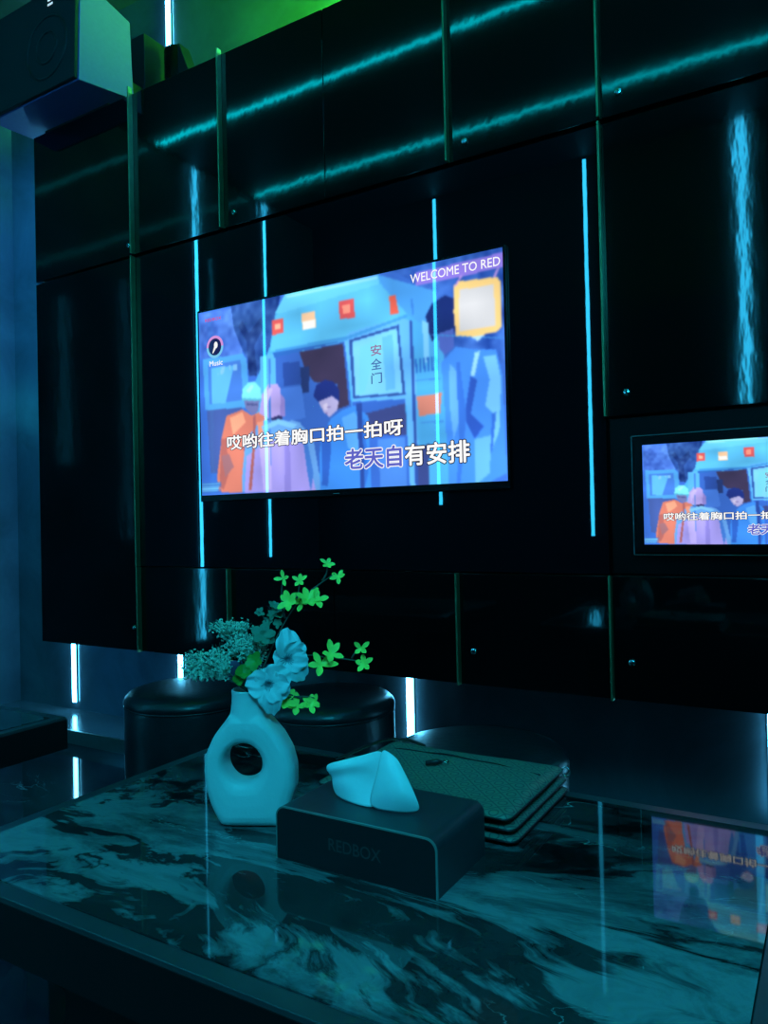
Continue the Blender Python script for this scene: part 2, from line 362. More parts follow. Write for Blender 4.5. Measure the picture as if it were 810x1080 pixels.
# ------------------------------------------------------------------ pictures shown by the screens
SHAPES = [
    (45,85,175,[.648,-.059,1.01,-.006,1.003,.497,.804,.453,.797,.126],'t'),
    (70,110,200,[.008,.009,.178,.013,.174,.29,.004,.251],'t'),
    (32,60,130,[.129,-.036,.322,-.01,.278,.292,.237,.392,.175,.246,.144,.126],'t'),
    (22,40,100,[.177,.09,.201,.163,.25,.088,.257,.145,.221,.234,.229,.391,.197,.384,.192,.205,.16,.119],'t'),
    (72,150,215,[.015,.258,.175,.263,.19,.294,.2,.55,.021,.536]),
    (62,112,200,[.035,.295,.167,.297,.174,.508,.039,.507]),
    (62,82,150,[.028,.537,.17,.545,.165,.89,.039,.878]),
    (70,160,220,[.221,.422,.279,.253,.302,.081,.337,.001,.648,.004,.815,.132,.835,.346,.849,1.027,.747,1.029,.532,1.005,.291,.988,.23,.896]),
    (95,190,225,[.302,.085,.337,.001,.648,.004,.659,.103,.335,.112]),
    (84,178,222,[.279,.275,.305,.095,.66,.048,.744,.207,.543,.272]),
    (70,150,225,[.648,.004,.815,.132,.827,.335,.74,.225,.66,.06]),
    (48,88,175,[.298,.31,.539,.291,.558,.642,.54,.924,.3,.902]),
    (52,38,62,[.385,.306,.533,.298,.548,.599,.506,.613,.512,.49,.434,.465,.406,.406]),
    (28,40,90,[.384,.38,.418,.383,.416,.513,.389,.509]),
    (82,165,225,[.242,.295,.299,.29,.299,.902,.239,.897]),
    (40,90,170,[.289,.288,.543,.268,.544,.285,.295,.313]),
    (92,170,238,[.536,.275,.557,.251,.715,.222,.74,.245,.755,.5,.759,1.044,.728,1.042,.728,.63,.562,.585]),
    (40,70,140,[.552,.287,.708,.255,.724,.583,.562,.569]),
    (112,190,240,[.563,.298,.702,.269,.715,.57,.57,.559]),
    (48,92,185,[.559,.585,.722,.6,.732,1.028,.566,1.007]),
    (52,58,115,[.599,.648,.722,.619,.726,.766,.617,.751]),
    (40,70,150,[.74,.245,.748,.247,.757,1.02,.747,1.02]),
    (205,120,95,[.756,.596,.828,.591,.822,.681,.762,.686]),
    (50,60,120,[.756,.828,.789,.813,.787,1.003,.757,1.02]),
    (62,130,228,[.828,.458,.87,.396,.921,.42,.976,.433,.992,.549,.997,.965,.912,1.031,.843,1.03,.835,.649]),
    (110,185,240,[.943,.456,.976,.455,.988,.566,.98,.782,.953,.888,.967,.708,.945,.668,.958,.56]),
    (95,165,240,[.851,.463,.88,.526,.881,.694,.858,.803,.849,.651]),
    (38,75,175,[.908,.532,.925,.554,.906,.698,.939,.758,.915,.81,.888,.714]),
    (18,30,92,[.787,.238,.806,.186,.844,.16,.873,.187,.886,.303,.865,.335,.82,.333,.805,.358,.794,.307]),
    (72,92,180,[.82,.327,.865,.313,.866,.396,.838,.426,.824,.391]),
    (218,78,70,[.289,.119,.329,.119,.329,.194,.289,.197]),
    (240,190,140,[.395,.116,.442,.117,.444,.197,.397,.199]),
    (245,235,220,[.398,.155,.441,.159,.442,.196,.4,.196]),
    (215,75,70,[.522,.09,.572,.091,.573,.183,.524,.181]),
    (225,85,60,[.681,.114,.7,.116,.709,.201,.684,.205]),
    (115,212,222,[.168,.498,.172,.45,.197,.417,.221,.42,.241,.459,.245,.517]),
    (105,105,155,[.177,.509,.236,.519,.231,.576,.206,.589,.183,.554]),
    (205,110,84,[.107,.58,.17,.557,.206,.593,.243,.577,.269,.638,.256,.767,.196,.994,.072,.986,.064,.904,.088,.679]),
    (150,75,80,[.167,.757,.24,.743,.223,.851,.183,.803]),
    (95,150,215,[.181,.714,.234,.633,.305,.611,.38,.655,.427,.746,.452,.999,.433,1.01,.164,.992,.165,.89]),
    (158,142,218,[.183,.803,.272,.726,.4,.764,.433,1.01,.172,.993]),
    (172,150,212,[.234,.589,.245,.493,.271,.443,.303,.449,.329,.502,.337,.584,.328,.626,.274,.622]),
    (40,35,80,[.262,.624,.305,.609,.346,.629,.304,.635]),
    (55,128,222,[.456,.729,.489,.651,.524,.62,.566,.602,.609,.66,.613,1.01,.448,1.007,.446,.832]),
    (40,85,180,[.456,.75,.477,.67,.487,.795,.473,.98,.453,.978]),
    (24,34,105,[.43,.533,.441,.481,.47,.461,.498,.475,.516,.516,.518,.578,.493,.549,.447,.565]),
    (172,160,200,[.447,.565,.493,.544,.515,.573,.509,.617,.483,.646,.464,.618]),
    (110,190,225,[.003,.933,.081,.928,.063,.985,.002,.981]),
    (130,205,232,[.34,.008,.645,.009,.647,.022,.346,.025]),
    (60,140,205,[.299,.271,.543,.268,.734,.216,.734,.227,.544,.285,.299,.288]),
    (55,120,205,[.745,.149,.751,.147,.754,.219,.748,.221]),
    (60,130,205,[.806,.324,.999,.388,.999,.393,.806,.331]),
    (60,125,205,[.754,.519,.827,.524,.827,.53,.754,.525]),
    (60,125,205,[.766,.714,.83,.716,.83,.722,.766,.72]),
    (120,195,240,[.777,.255,.795,.269,.795,.451,.78,.447]),
    (60,110,195,[.273,.313,.28,.314,.274,.9,.268,.899]),
    (35,62,140,[.324,.346,.384,.351,.39,.466,.327,.467]),
    (60,105,195,[.314,.473,.39,.477,.402,.637,.32,.646]),
    (88,170,235,[.049,.312,.141,.318,.104,.512,.049,.504]),
    (235,150,110,[.12,.593,.17,.57,.182,.625,.132,.685]),
    (165,85,78,[.212,.594,.222,.596,.216,.762,.2,.981,.188,.981,.206,.761]),
    (170,88,75,[.084,.701,.105,.699,.112,.885,.09,.974,.074,.95]),
    (230,140,105,[.227,.632,.25,.627,.248,.723,.229,.755]),
    (190,170,225,[.252,.505,.276,.461,.287,.472,.264,.55,.253,.592]),
    (140,120,190,[.314,.499,.329,.529,.331,.616,.312,.615]),
    (185,165,230,[.232,.764,.272,.737,.276,.987,.245,.984]),
    (135,120,200,[.326,.754,.344,.761,.345,1.0,.322,.998]),
    (120,185,230,[.241,.656,.305,.626,.372,.665,.357,.684,.304,.654,.249,.683]),
    (60,110,195,[.389,.72,.401,.713,.425,.913,.415,1.005,.404,.911]),
    (85,160,240,[.524,.656,.565,.633,.585,.686,.576,.846,.542,.802]),
    (45,100,195,[.585,.686,.598,.668,.605,.93,.591,1.009]),
    (205,190,215,[.461,.58,.478,.575,.478,.608,.467,.61]),
    (110,90,140,[.475,.595,.489,.593,.489,.6,.477,.601]),
    (130,100,150,[.469,.623,.478,.62,.479,.627,.472,.63]),
    (150,225,232,[.185,.461,.205,.434,.218,.437,.198,.477]),
    (80,165,190,[.168,.496,.245,.514,.245,.525,.168,.509]),
    (70,72,120,[.187,.526,.229,.536,.229,.547,.187,.537]),
    (150,210,245,[.921,.433,.934,.43,.919,.534,.908,.532]),
    (50,105,205,[.869,.467,.879,.462,.894,.696,.883,.88,.871,1.028,.862,1.028,.874,.805]),
    (95,170,242,[.915,.81,.96,.798,.952,.961,.913,1.013]),
    (45,95,195,[.962,.707,.973,.7,.962,.853,.955,.888]),
    (255,170,130,[.298,.141,.319,.142,.319,.172,.3,.172]),
    (255,140,110,[.533,.114,.558,.113,.558,.158,.535,.156]),
    (150,95,95,[.083,.792,.114,.784,.133,.853,.098,.906]),
    (105,190,245,[.587,.328,.643,.314,.6,.548,.58,.552]),
    (90,170,235,[.656,.301,.689,.293,.694,.546,.666,.552]),
    (35,60,140,[.572,.593,.589,.594,.593,1.009,.58,1.008]),
    (66,120,205,[.636,.774,.72,.775,.722,1.018,.643,1.02]),
    (140,112,212,[.761,.034,1.003,.024,1.003,.089,.761,.092]),
    (243,198,112,[.868,.126,.88,.111,.983,.124,.991,.143,.991,.339,.98,.358,.922,.365,.871,.348,.866,.242]),
    (205,200,196,[.882,.149,.975,.152,.976,.331,.881,.332]),
    (170,215,240,[.913,.362,.946,.364,.928,.388]),
    (190,140,210,[.868,.133,.874,.128,.894,.089,.887,.087]),
    (190,140,210,[.972,.126,.979,.124,.99,.088,.983,.09]),
]
def picture(nx, ny):
    xs = (np.arange(nx)+.5)/nx; ys = (np.arange(ny)+.5)/ny
    X, Y = np.meshgrid(xs, ys)
    img = np.zeros((ny, nx, 3)); img[:] = (52, 98, 195)
    rng = np.random.RandomState(3)
    def smooth_noise(cy, cx):
        g = rng.rand(cy+2, cx+2); yy = Y*cy; xx = X*cx; i = yy.astype(int); j = xx.astype(int); fy = yy-i; fx = xx-j
        return g[i, j]*(1-fy)*(1-fx)+g[i+1, j]*fy*(1-fx)+g[i, j+1]*(1-fy)*fx+g[i+1, j+1]*fy*fx
    n1 = smooth_noise(14, 24); n2 = smooth_noise(40, 70)
    for s in SHAPES:
        col = np.array(s[:3], float); p = s[3]; pts = [(p[i], p[i+1]) for i in range(0, len(p), 2)]
        ins = np.zeros(X.shape, bool)
        for (ax, ay), (bx, by) in zip(pts, pts[1:]+pts[:1]):
            if ay == by: continue
            c = ((ay > Y) != (by > Y)) & (X < (bx-ax)*(Y-ay)/(by-ay)+ax); ins ^= c
        img[ins] = col
        if len(s) > 4 and s[4] == 't':
            img[ins] += ((n1*.6+n2*.4-.5)*np.array([[60, 90, 110]]).T).T.reshape(ny, nx, 3)[ins] if False else ((n1*.6+n2*.4-.5)[..., None]*np.array([70, 100, 110]))[ins]
    # vents, ribs and creases
    for k in range(6):
        u0 = .757+k*.0115
        m = (np.abs(X-u0-(Y-.45)*.03) < .0028) & (Y > .425) & (Y < .49); img[m] = (38, 95, 185)
    for k in range(5):
        m = (Y > .93+k*.012) & (Y < .936+k*.012) & (X < .08); img[m] = (45, 90, 170)
    for k in range(4):      # faint lettering on the small left door
        m = (np.abs(X-.07-k*.025) < .008) & (np.abs(Y-.335) < .02) & (n2 > .45); img[m] = (120, 180, 225)
    soft = .86+.28*smooth_noise(9, 13); img *= soft[..., None]
    for _ in range(max(1, round(nx/130))):
        a = np.pad(img, ((1, 1), (1, 1), (0, 0)), 'edge')
        img = (a[:-2, 1:-1]+a[2:, 1:-1]+a[1:-1, :-2]+a[1:-1, 2:]+4*a[1:-1, 1:-1])/8
    img = img*1.04+np.array([92, 160, 235])*.13
    return np.clip(img, 0, 255)/255
def screen_mat(st, panel):
    q = NM('screen_picture'); a = q.n('ShaderNodeVertexColor'); a.layer_name = 'picture'
    q.b.inputs['Base Color'].default_value = (.002, .002, .003, 1); q.b.inputs['Roughness'].default_value = .015
    q.l(a.outputs['Color'], q.b.inputs['Emission Color']); q.b.inputs['Emission Strength'].default_value = st
    if panel: panel_falloff(q, st)
    return q.m
def screen_mesh(nx, ny, W, H, parent, y, st, panel=False):
    img = picture(nx+1, ny+1); l = np.where(img <= .04045, img/12.92, ((img+.055)/1.055)**2.4)
    vs = [(i/nx*W, y, H*(1-j/ny)) for j in range(ny+1) for i in range(nx+1)]
    fs = [(j*(nx+1)+i, (j+1)*(nx+1)+i, (j+1)*(nx+1)+i+1, j*(nx+1)+i+1) for j in range(ny) for i in range(nx)]
    o = MB().add(vs, fs).build('screen', screen_mat(st, panel), parent, fixn=False)
    ca = o.data.color_attributes.new('picture', 'FLOAT_COLOR', 'POINT')
    arr = np.ones(((nx+1)*(ny+1), 4)); arr[:, :3] = l.reshape(-1, 3); ca.data.foreach_set('color', arr.ravel())
    return o
def text_geo(s, size, off=0.0, ext=0.0):
    cu = bpy.data.curves.new('t', 'FONT'); cu.body = s; cu.size = size; cu.offset = off; cu.extrude = ext
    cu.align_x = 'LEFT'; cu.resolution_u = 3
    o = bpy.data.objects.new('t', cu); C.objects.link(o)
    dg = bpy.context.evaluated_depsgraph_get(); me = bpy.data.meshes.new_from_object(o.evaluated_get(dg))
    vs = [tuple(v.co) for v in me.vertices]; fs = [tuple(p.vertices) for p in me.polygons]
    bpy.data.objects.remove(o); bpy.data.curves.remove(cu); bpy.data.meshes.remove(me)
    return vs, fs
def caption(name, parent, W, H, layers, u0, u1, v0, v1, y, mats, strings, skew=0):
    """text laid in the screen plane; strings = list of (text, fill material, outline material)"""
    full = ''.join(s[0] for s in strings)
    base, _ = text_geo(full, 1.0); bx0 = min(v[0] for v in base); bx1 = max(v[0] for v in base); by0 = min(v[1] for v in base); by1 = max(v[1] for v in base)
    sx = (u1-u0)*W/(bx1-bx0); sz = (v1-v0)*H/(by1-by0)
    mb = MB(); pre = ''
    for st, fill, outl in strings:
        if pre:
            a, _ = text_geo(pre+st, 1.0); b, _ = text_geo(st, 1.0); xo = max(v[0] for v in a)-max(v[0] for v in b)
        else: xo = 0
        vs, fs = text_geo(st, 1.0)
        for mi, off, dy in ((outl, layers[0], 0), (fill, layers[1], -.0006)):
            if mi is None: continue
            sh_ = [(off*math.cos(a), off*math.sin(a)) for a in [2*PI*i/8 for i in range(8)]] if off else [(0, 0)]
            for ox, oy in sh_:
                mb.add([(u0*W+(x+xo-bx0+ox)*sx, y+dy, H*(1-v1)+(yy-by0+oy)*sz) for x, yy, _z in vs], fs, mi)
        pre += st
    return mb.build(name, mats, parent, fixn=False)
def overlays(parent, W, H, y, full=True):
    cm = [M['white_text'], M['dark_text'], M['blue_text'], M['pink_text'], M['haze_text'], M['red_text']]
    if full: cm = [emit_panel('tv_'+m.name, m.node_tree.nodes['Principled BSDF'].inputs['Emission Color'].default_value[:3], .95) for m in cm]
    caption('caption_text', parent, W, H, (.068, .022), .109, .714, .690, .764, y, cm, [('哎哟往着胸口拍一拍呀', 0, 1)])
    caption('caption_text', parent, W, H, (.068, .022), .533, .902, .812, .908, y, cm, [('老天自', 2, 0), ('有安排', 0, 1)])
    for k, ch in enumerate('安全门'):
        caption('door_lettering', parent, W, H, (0, .012), .622, .655, .33+k*.066, .33+k*.066+.05, y+.0006, cm, [(ch, 5 if k == 0 else 4, None)])
    if full:
        caption('banner_text', parent, W, H, (0, .004), .747, .994, .036, .076, y, cm, [('WELCOME TO RED', 0, None)])
        caption('corner_text', parent, W, H, (0, .006), .028, .094, .042, .058, y, cm, [('REDBOX', 3, None)])
        caption('icon_text', parent, W, H, (0, .008), .043, .096, .275, .303, y, cm, [('Music', 0, None)])
        ic = MB(); cx, cz, R = .066*W, H*(1-.201), .034*W
        n = 40
        def ring(r0, r1, dy, mi, a0=0, a1=2*PI):
            vs = []
            for i in range(n+1):
                a = a0+(a1-a0)*i/n
                vs += [(cx+r0*math.cos(a), y+dy, cz+r0*math.sin(a)), (cx+r1*math.cos(a), y+dy, cz+r1*math.sin(a))]
            ic.add(vs, [(2*i, 2*i+1, 2*i+3, 2*i+2) for i in range(n)], mi)
        ring(.0001, R*.8, 0, 2); ring(R*.76, R, -.0004, 0, 0, PI); ring(R*.76, R, -.0004, 1, PI, 2*PI)
        ex, ez = cx+R*.12, cz+R*.15
        vs = [(ex+R*.27*math.cos(a)*(.8), y-.0005, ez+R*.30*math.sin(a)) for a in [2*PI*i/16 for i in range(16)]]
        ic.add(vs, [tuple(range(16))], 3)
        ic.add([(ex-R*.2, y-.0005, ez-R*.12), (ex+R*.02, y-.0005, ez-R*.25), (ex-R*.34, y-.0005, ez-R*.72), (ex-R*.42, y-.0005, ez-R*.66)], [(0, 1, 2, 3)], 3)
        ic.build('microphone_icon', [emit_panel('tv_ring_pink', lin((215, 150, 220)), 1), emit_panel('tv_ring_cyan', lin((120, 200, 240)), 1), emit_panel('tv_icon_dark', lin((25, 35, 90)), 1), cm[0]], parent, fixn=False)

# television
TVX, TVZ, TW = -1.951, .1015, 1.160; TH = TW*9/16
tv = thing('television', 'large flat television showing an ambulance scene with karaoke lyrics', 'television', (TVX, 2.0, Z(TVZ)))
q = MB().box(-.008, TW+.008, -.0120, .0005, -.022, TH+.008); q.build('housing', M['bezel'], tv, bevel=.002)
MB().box(TW/2-.012, TW/2+.012, -.0126, -.012, -.015, -.0125).build('maker_mark', M['steel_edge'], tv)
screen_mesh(384, 216, TW, TH, tv, -.0126, 1.0, True)
overlays(tv, TW, TH, -.0140)
# touch screen
PX, PZ, PW = -.428, -.0765, .448; PH = PW*9/16
tp = thing('touch_screen', 'small black wall touch screen repeating the ambulance lyrics picture', 'screen', (PX, 2.0, Z(PZ)))
MB().box(-.0235, PW+.0235, -.010, .020, -.0235, PH+.0215).build('housing', M['bezel'], tp, bevel=.004)
e = MB(); a0, a1, c0, c1 = -.0255, PW+.0255, -.0255, PH+.0235
e.box(a0, a1, -.0104, -.006, c1, c1+.0016).box(a0, a1, -.0104, -.006, c0-.0016, c0).box(a0-.0016, a0, -.0104, -.006, c0, c1).box(a1, a1+.0016, -.0104, -.006, c0, c1)
e.build('edge_trim', M['steel_edge'], tp)
screen_mesh(256, 144, PW, PH, tp, -.0106, 1.0)
overlays(tp, PW, PH, -.0118, False)

# ------------------------------------------------------------------ speaker on bracket
yf, yr = 1.85, 2.07
fr_b = Vector((-2.405, yf, Z(1.675))); rr_b = Vector((-2.358, yr, Z(1.686)))
W = .56; lx = Vector((-W, 0, 0))
fr_t = fr_b+Vector((.004, .012, .400)); rr_t = Vector((-2.385, yr+.01, Z(2.010)))
s0 = thing('speaker', 'large dark box speaker mounted above the left end of the cabinets', 'speaker', (-2.68, 2.0, Z(1.675)))
off = -Vector(s0.location)
def OL(o): o.location = off; return o
b = [fr_b+lx, fr_b, rr_b, rr_b+lx+Vector((-.047, 0, 0))]; t_ = [fr_t+lx, fr_t, rr_t, rr_t+lx+Vector((-.02, 0, 0))]
OL(MB().hexa(b, t_).build('cabinet_body', M['spk_side'], s0, bevel=.004))
nrm = (fr_t-fr_b).cross(lx).normalized()
if nrm.y > 0: nrm = -nrm
ins = Vector((-.004, 0, 0)); upv = (fr_t-fr_b).normalized()
gb = [fr_b+upv*.004+ins+nrm*.001, fr_b+lx-ins+upv*.004+nrm*.001]; gt = [fr_t-upv*.004+ins+nrm*.001, fr_t+lx-ins-upv*.004+nrm*.001]
q = MB().hexa([gb[1]+nrm*.016, gb[0]+nrm*.016, gb[0], gb[1]], [gt[1]+nrm*.016, gt[0]+nrm*.016, gt[0], gt[1]])
gr = OL(q.build('grille', M['grille'], s0, bevel=.004))
# faint cone rings behind the grille
cen = fr_b+upv*.17+Vector((-.17, 0, 0))+nrm*.0175
ax1 = Vector((1, 0, 0)); rg = MB()
for R in (.12, .06):
    pts = [cen+ax1*R*math.cos(a)+upv*R*math.sin(a) for a in [2*PI*i/40 for i in range(41)]]
    rg.tube(pts, .0045, 6, cap=False)
OL(rg.build('cone_ring', M['spk_dark'], s0, smooth=True))
# small white mark on the grille
mk = MB(); mp_ = at(54, 5, yf)
w0 = mp_.x-.014; 
for dz, ww in ((.0, .03), (.018, .022), (.034, .03)):
    c0 = fr_b+Vector((w0-fr_b.x, 0, 0))+upv*(((mp_.z-fr_b.z)-.008)/upv.z+dz)+nrm*.0175
    mk.hexa([c0, c0+Vector((ww, 0, 0)), c0+Vector((ww, 0, 0))+nrm*.001, c0+nrm*.001], [v+upv*.008 for v in (c0, c0+Vector((ww, 0, 0)), c0+Vector((ww, 0, 0))+nrm*.001, c0+nrm*.001)])
OL(mk.build('badge', M['white_mark'], s0))
br = MB(); br.box(-2.62, -2.40, YB-.02, YB-.001, Z(1.72), Z(2.05)); br.box(-2.60, -2.50, 2.085, YB-.02, Z(1.80), Z(1.86)); br.box(-2.575, -2.495, 2.25, 2.42, Z(1.665), Z(2.10)); br.box(-2.85, -2.45, 2.02, 2.12, Z(1.6555), Z(1.6800))
OL(br.build('mounting_bracket', M['spk_dark'], s0, bevel=.003))
cx = at(186, 64, 2.3)
k = thing('canister', 'small glossy black cylinder standing on cabinet top below a light strip', 'canister', (cx.x, 2.3, Z(1.6555)))
MB().lathe([(.0, 0), (.046, 0), (.05, .004), (.05, .335), (.046, .345), (.02, .355), (0, .356)], (0, 0, 0), 40, cap=False).build('body', M['bezel'], k, smooth=True)
MB().hexa([Vector(v) for v in ((.05, -.03, .0), (.19, -.03, .0), (.19, .03, .0), (.05, .03, .0))], [Vector(v) for v in ((.0, -.03, .34), (.045, -.03, .35), (.045, .03, .35), (.0, .03, .34))]).build('side_wedge', M['spk_dark'], k, bevel=.004)

# ------------------------------------------------------------------ tables
def table(x0, x1, y0, y1, label):
    H, bo = .60, .024
    t = thing('marble_table', label, 'table', ((x0+x1)/2, (y0+y1)/2, 0), 'low marble topped tables')
    w, d = (x1-x0)/2, (y1-y0)/2
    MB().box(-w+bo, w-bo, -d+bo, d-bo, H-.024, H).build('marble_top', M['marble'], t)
    f = MB(); f.box(-w, w, -d, -d+bo-.0006, H-.070, H-.001).box(-w, w, d-bo+.0006, d, H-.070, H-.001).box(-w, -w+bo-.0006, -d+bo, d-bo, H-.070, H-.001).box(w-bo+.0006, w, -d+bo, d-bo, H-.070, H-.001)
    f.build('frame', M['table_frame'], t, bevel=.0015)
    f = MB(); e_ = .0012; f.box(-w-e_, w+e_, -d-e_, -d, H-.071, H-.007).box(-w-e_, w+e_, d, d+e_, H-.071, H-.007).box(-w-e_, -w, -d, d, H-.071, H-.007).box(w, w+e_, -d, d, H-.071, H-.007)
    f.build('frame_shade', M['frame_shade'], t)  # thin dark skin over the frame's sides, shade put in as colour
    MB().box(-w+.17, w-.17, -d+.10, d-.10, 0, H-.026).build('pedestal', M['table_base'], t)
    return t
TX0, TX1, TY0, TY1 = -1.03, -.050, .517, 1.140
table(TX0, TX1, TY0, TY1, 'low table with veined marble top carrying the vase and tissue box')
table(-2.46, -1.483, TY0-.06, TY1-.061, 'dark low table at the left edge with nothing on it')

# ------------------------------------------------------------------ poufs
def pouf(cx, cy, label):
    t = thing('pouf', label, 'stool', (cx, cy, 0), 'round black leather poufs')
    R = .222
    MB().lathe([(0, 0), (R-.03, 0), (R-.03, .03), (0, .03)], n=48, cap=False).build('base', M['table_base'], t, smooth=False)
    q = MB(); pr = [(0, .025), (R-.012, .025), (R-.002, .034), (R, .06), (R+.002, .2), (R, .385), (R-.003, .397)]
    q.lathe(pr, n=72, cap=False); q.build('side_cushion', M['leather'], t, smooth=True)
    q = MB(); pr = [(R-.004, .397), (R+.002, .404), (R+.003, .413), (R-.002, .427), (R-.014, .439), (R-.04, .446), (R*.5, .4495), (0, .4505)]
    q.lathe(pr, n=72, cap=False); q.build('seat_cushion', M['leather'], t, smooth=True)
    q = MB(); q.tube([(math.cos(a)*(R-.0005), math.sin(a)*(R-.0005), .3985) for a in [2*PI*i/72 for i in range(73)]], .0035, 8, cap=False); q.build('piping', M['leather'], t, smooth=True)
    return t
pouf(-1.985, 1.945, 'round black leather pouf behind the vase on the left')
pouf(-1.477, 2.065, 'round black leather pouf behind the flowers, middle of three')
pouf(-.800, 1.765, 'round black leather pouf behind the patterned bag')


# ------------------------------------------------------------------ tissue box
TZ = .60
bx0, bx1, by0, by1, bh = -.6165, -.3900, .7455, .8750, .066
tb = thing('tissue_box', 'black leather tissue box with rounded ends and embossed lettering', 'tissue box', ((bx0+bx1)/2, (by0+by1)/2, TZ))
w, d = (bx1-bx0)/2, (by1-by0)/2
def rprof(w, h, r, n=8):
    pts = [(-w, 0), (-w, h-r)]
    pts += [(-w+r-r*math.cos(a), h-r+r*math.sin(a)) for a in [PI/2*i/n for i in range(1, n+1)]]
    pts += [(w-r+r*math.sin(a), h-r+r*math.cos(a)) for a in [PI/2*i/n for i in range(0, n+1)]]
    pts += [(w, 0)]
    return pts
def extr(mb, pts, y0, y1, mi_side=0, caps=(True, True), mi_cap=0):
    n = len(pts); vs = [(x, y0, z) for x, z in pts]+[(x, y1, z) for x, z in pts]
    fs = [(i, i+1, n+i+1, n+i) for i in range(n-1)]+[(n-1, 0, n, 2*n-1)]
    mb.add(vs, fs, mi_side)
    if caps[0]: mb.add(vs[:n], [tuple(range(n))], mi_cap)
    if caps[1]: mb.add(vs[n:], [tuple(reversed(range(n)))], mi_cap)
P1 = rprof(w, bh, .014)
q = MB(); extr(q, P1, -d+.002, d); o = q.build('shell', M['box_leather'], tb, smooth=False)
P2 = rprof(w-.0022, bh-.0022, .012)
q = MB(); extr(q, [(x, z+.0002) for x, z in P2], -d, -d+.0035); q.build('front_panel', M['box_front'], tb)
q = MB(); n = len(P1)
P3 = rprof(w-.0020, bh-.0020, .0122)
vs = [(x, -d-.0004, z) for x, z in P1]+[(x, -d-.0004, z) for x, z in P3]+[(x, -d+.002, z) for x, z in P1]
q.add(vs, [(i, i+1, n+i+1, n+i) for i in range(n-1)]+[(2*n+i, 2*n+i+1, i+1, i) for i in range(n-1)])
q.build('edge_binding', M['box_edge'], tb)
vs, fs = text_geo('REDBOX', 1.0, .01); mx = max(v[0] for v in vs); my = max(v[1] for v in vs)
q = MB(); q.add([(-.034+x/mx*.075, -d-.0006, .026+y/my*.0145) for x, y, _ in vs], fs); q.build('embossed_lettering', M['emboss'], tb, fixn=False)
q = MB(); sl = [(.052*math.cos(a), .022*math.sin(a), bh+.0004) for a in [2*PI*i/40 for i in range(40)]]
q.add(sl, [tuple(range(40))]); q.build('slot', M['carcass'], tb)

# tissue: two folded sheets rising from the slot
def sheet(rows, th=0):
    """rows of points -> smooth grid"""
    nu = len(rows[0]); mb = MB(); mb.add([p for r in rows for p in r], [(j*nu+i, j*nu+i+1, (j+1)*nu+i+1, (j+1)*nu+i) for j in range(len(rows)-1) for i in range(nu-1)])
    return mb
ti = thing('tissue', 'pale folded paper tissue sticking out of the black box', 'tissue', ((bx0+bx1)/2, (by0+by1)/2, TZ+bh))
zt = TZ+bh+.001
def tl(px, py, Y): return at(px, py, Y)-Vector(ti.location)
def tzl(px, py, z): return atz(px, py, z)-Vector(ti.location)
rows = [[tl(403, 790, .805), tl(408, 792, .803), tl(414, 796, .802), tl(420, 801, .803)],
        [tl(400, 803, .798), tl(409, 806, .792), tl(419, 810, .793), tl(427, 815, .800)],
        [tl(397, 817, .792), tl(410, 822, .784), tl(424, 826, .787), tl(434, 829, .797)],
        [tl(392, 833, .788), tl(408, 840, .780), tl(426, 843, .784), tl(440, 844, .796)],
        [tzl(388, 851, zt), tzl(405, 855.5, zt), tzl(424, 857.5, zt), tzl(445, 857, zt)]]
o = sheet(rows).build('front_fold', M['tissue'], ti, smooth=True); s = o.modifiers.new('s', 'SUBSURF'); s.levels = s.render_levels = 3
o.modifiers.new('t', 'SOLIDIFY').thickness = .0006
rows = [[tl(343, 806, .800), tl(356, 803, .800), tl(372, 799, .802), tl(388, 795, .804), tl(404, 790, .806)],
        [tl(345, 814, .797), tl(358, 810, .790), tl(373, 808, .794), tl(388, 805, .799), tl(404, 803, .804)],
        [tl(351, 819, .803), tl(362, 817, .797), tl(376, 815, .802), tl(389, 815, .802), tl(402, 816, .803)],
        [tl(350, 826, .801), tl(362, 828, .792), tl(376, 829, .796), tl(388, 831, .800), tl(400, 832, .802)],
        [tzl(353, 838, zt), tzl(362, 844, zt), tzl(374, 848, zt), tzl(386, 851, zt), tzl(399, 852, zt)]]
o = sheet(rows).build('back_fold', M['tissue'], ti, smooth=True); s = o.modifiers.new('s', 'SUBSURF'); s.levels = s.render_levels = 3
o.modifiers.new('t', 'SOLIDIFY').thickness = .0006

# ------------------------------------------------------------------ vase with a hole
VX, VY = -.7170, .8170
vrot = math.radians(27)
va = thing('vase', 'pale matt ceramic vase with a round hole through its body', 'vase', (VX, VY, TZ), rz=vrot)
q = MB()
hx, hz, hr = -.0085, .088, .0262
OUT = [(-.039, 0), (-.046, .010), (-.055, .030), (-.0610, .052), (-.0635, .080), (-.0600, .104), (-.049, .126), (-.034, .145), (-.026, .156),
       (.018, .156), (.030, .145), (.046, .126), (.0585, .104), (.0645, .080), (.0640, .052), (.056, .026), (.046, .006), (.042, 0)]
def hit(a):
    dx, dz = math.cos(a), math.sin(a); best = None
    for (x0, z0), (x1, z1) in zip(OUT, OUT[1:]+OUT[:1]):
        ex, ez = x1-x0, z1-z0; den = dx*ez-dz*ex
        if abs(den) < 1e-9: continue
        t = ((x0-hx)*ez-(z0-hz)*ex)/den; u = ((x0-hx)*dz-(z0-hz)*dx)/den
        if t > 0 and -1e-6 <= u <= 1+1e-6: best = t if best is None else min(best, t)
    return best
n, m = 72, 20; vs = []
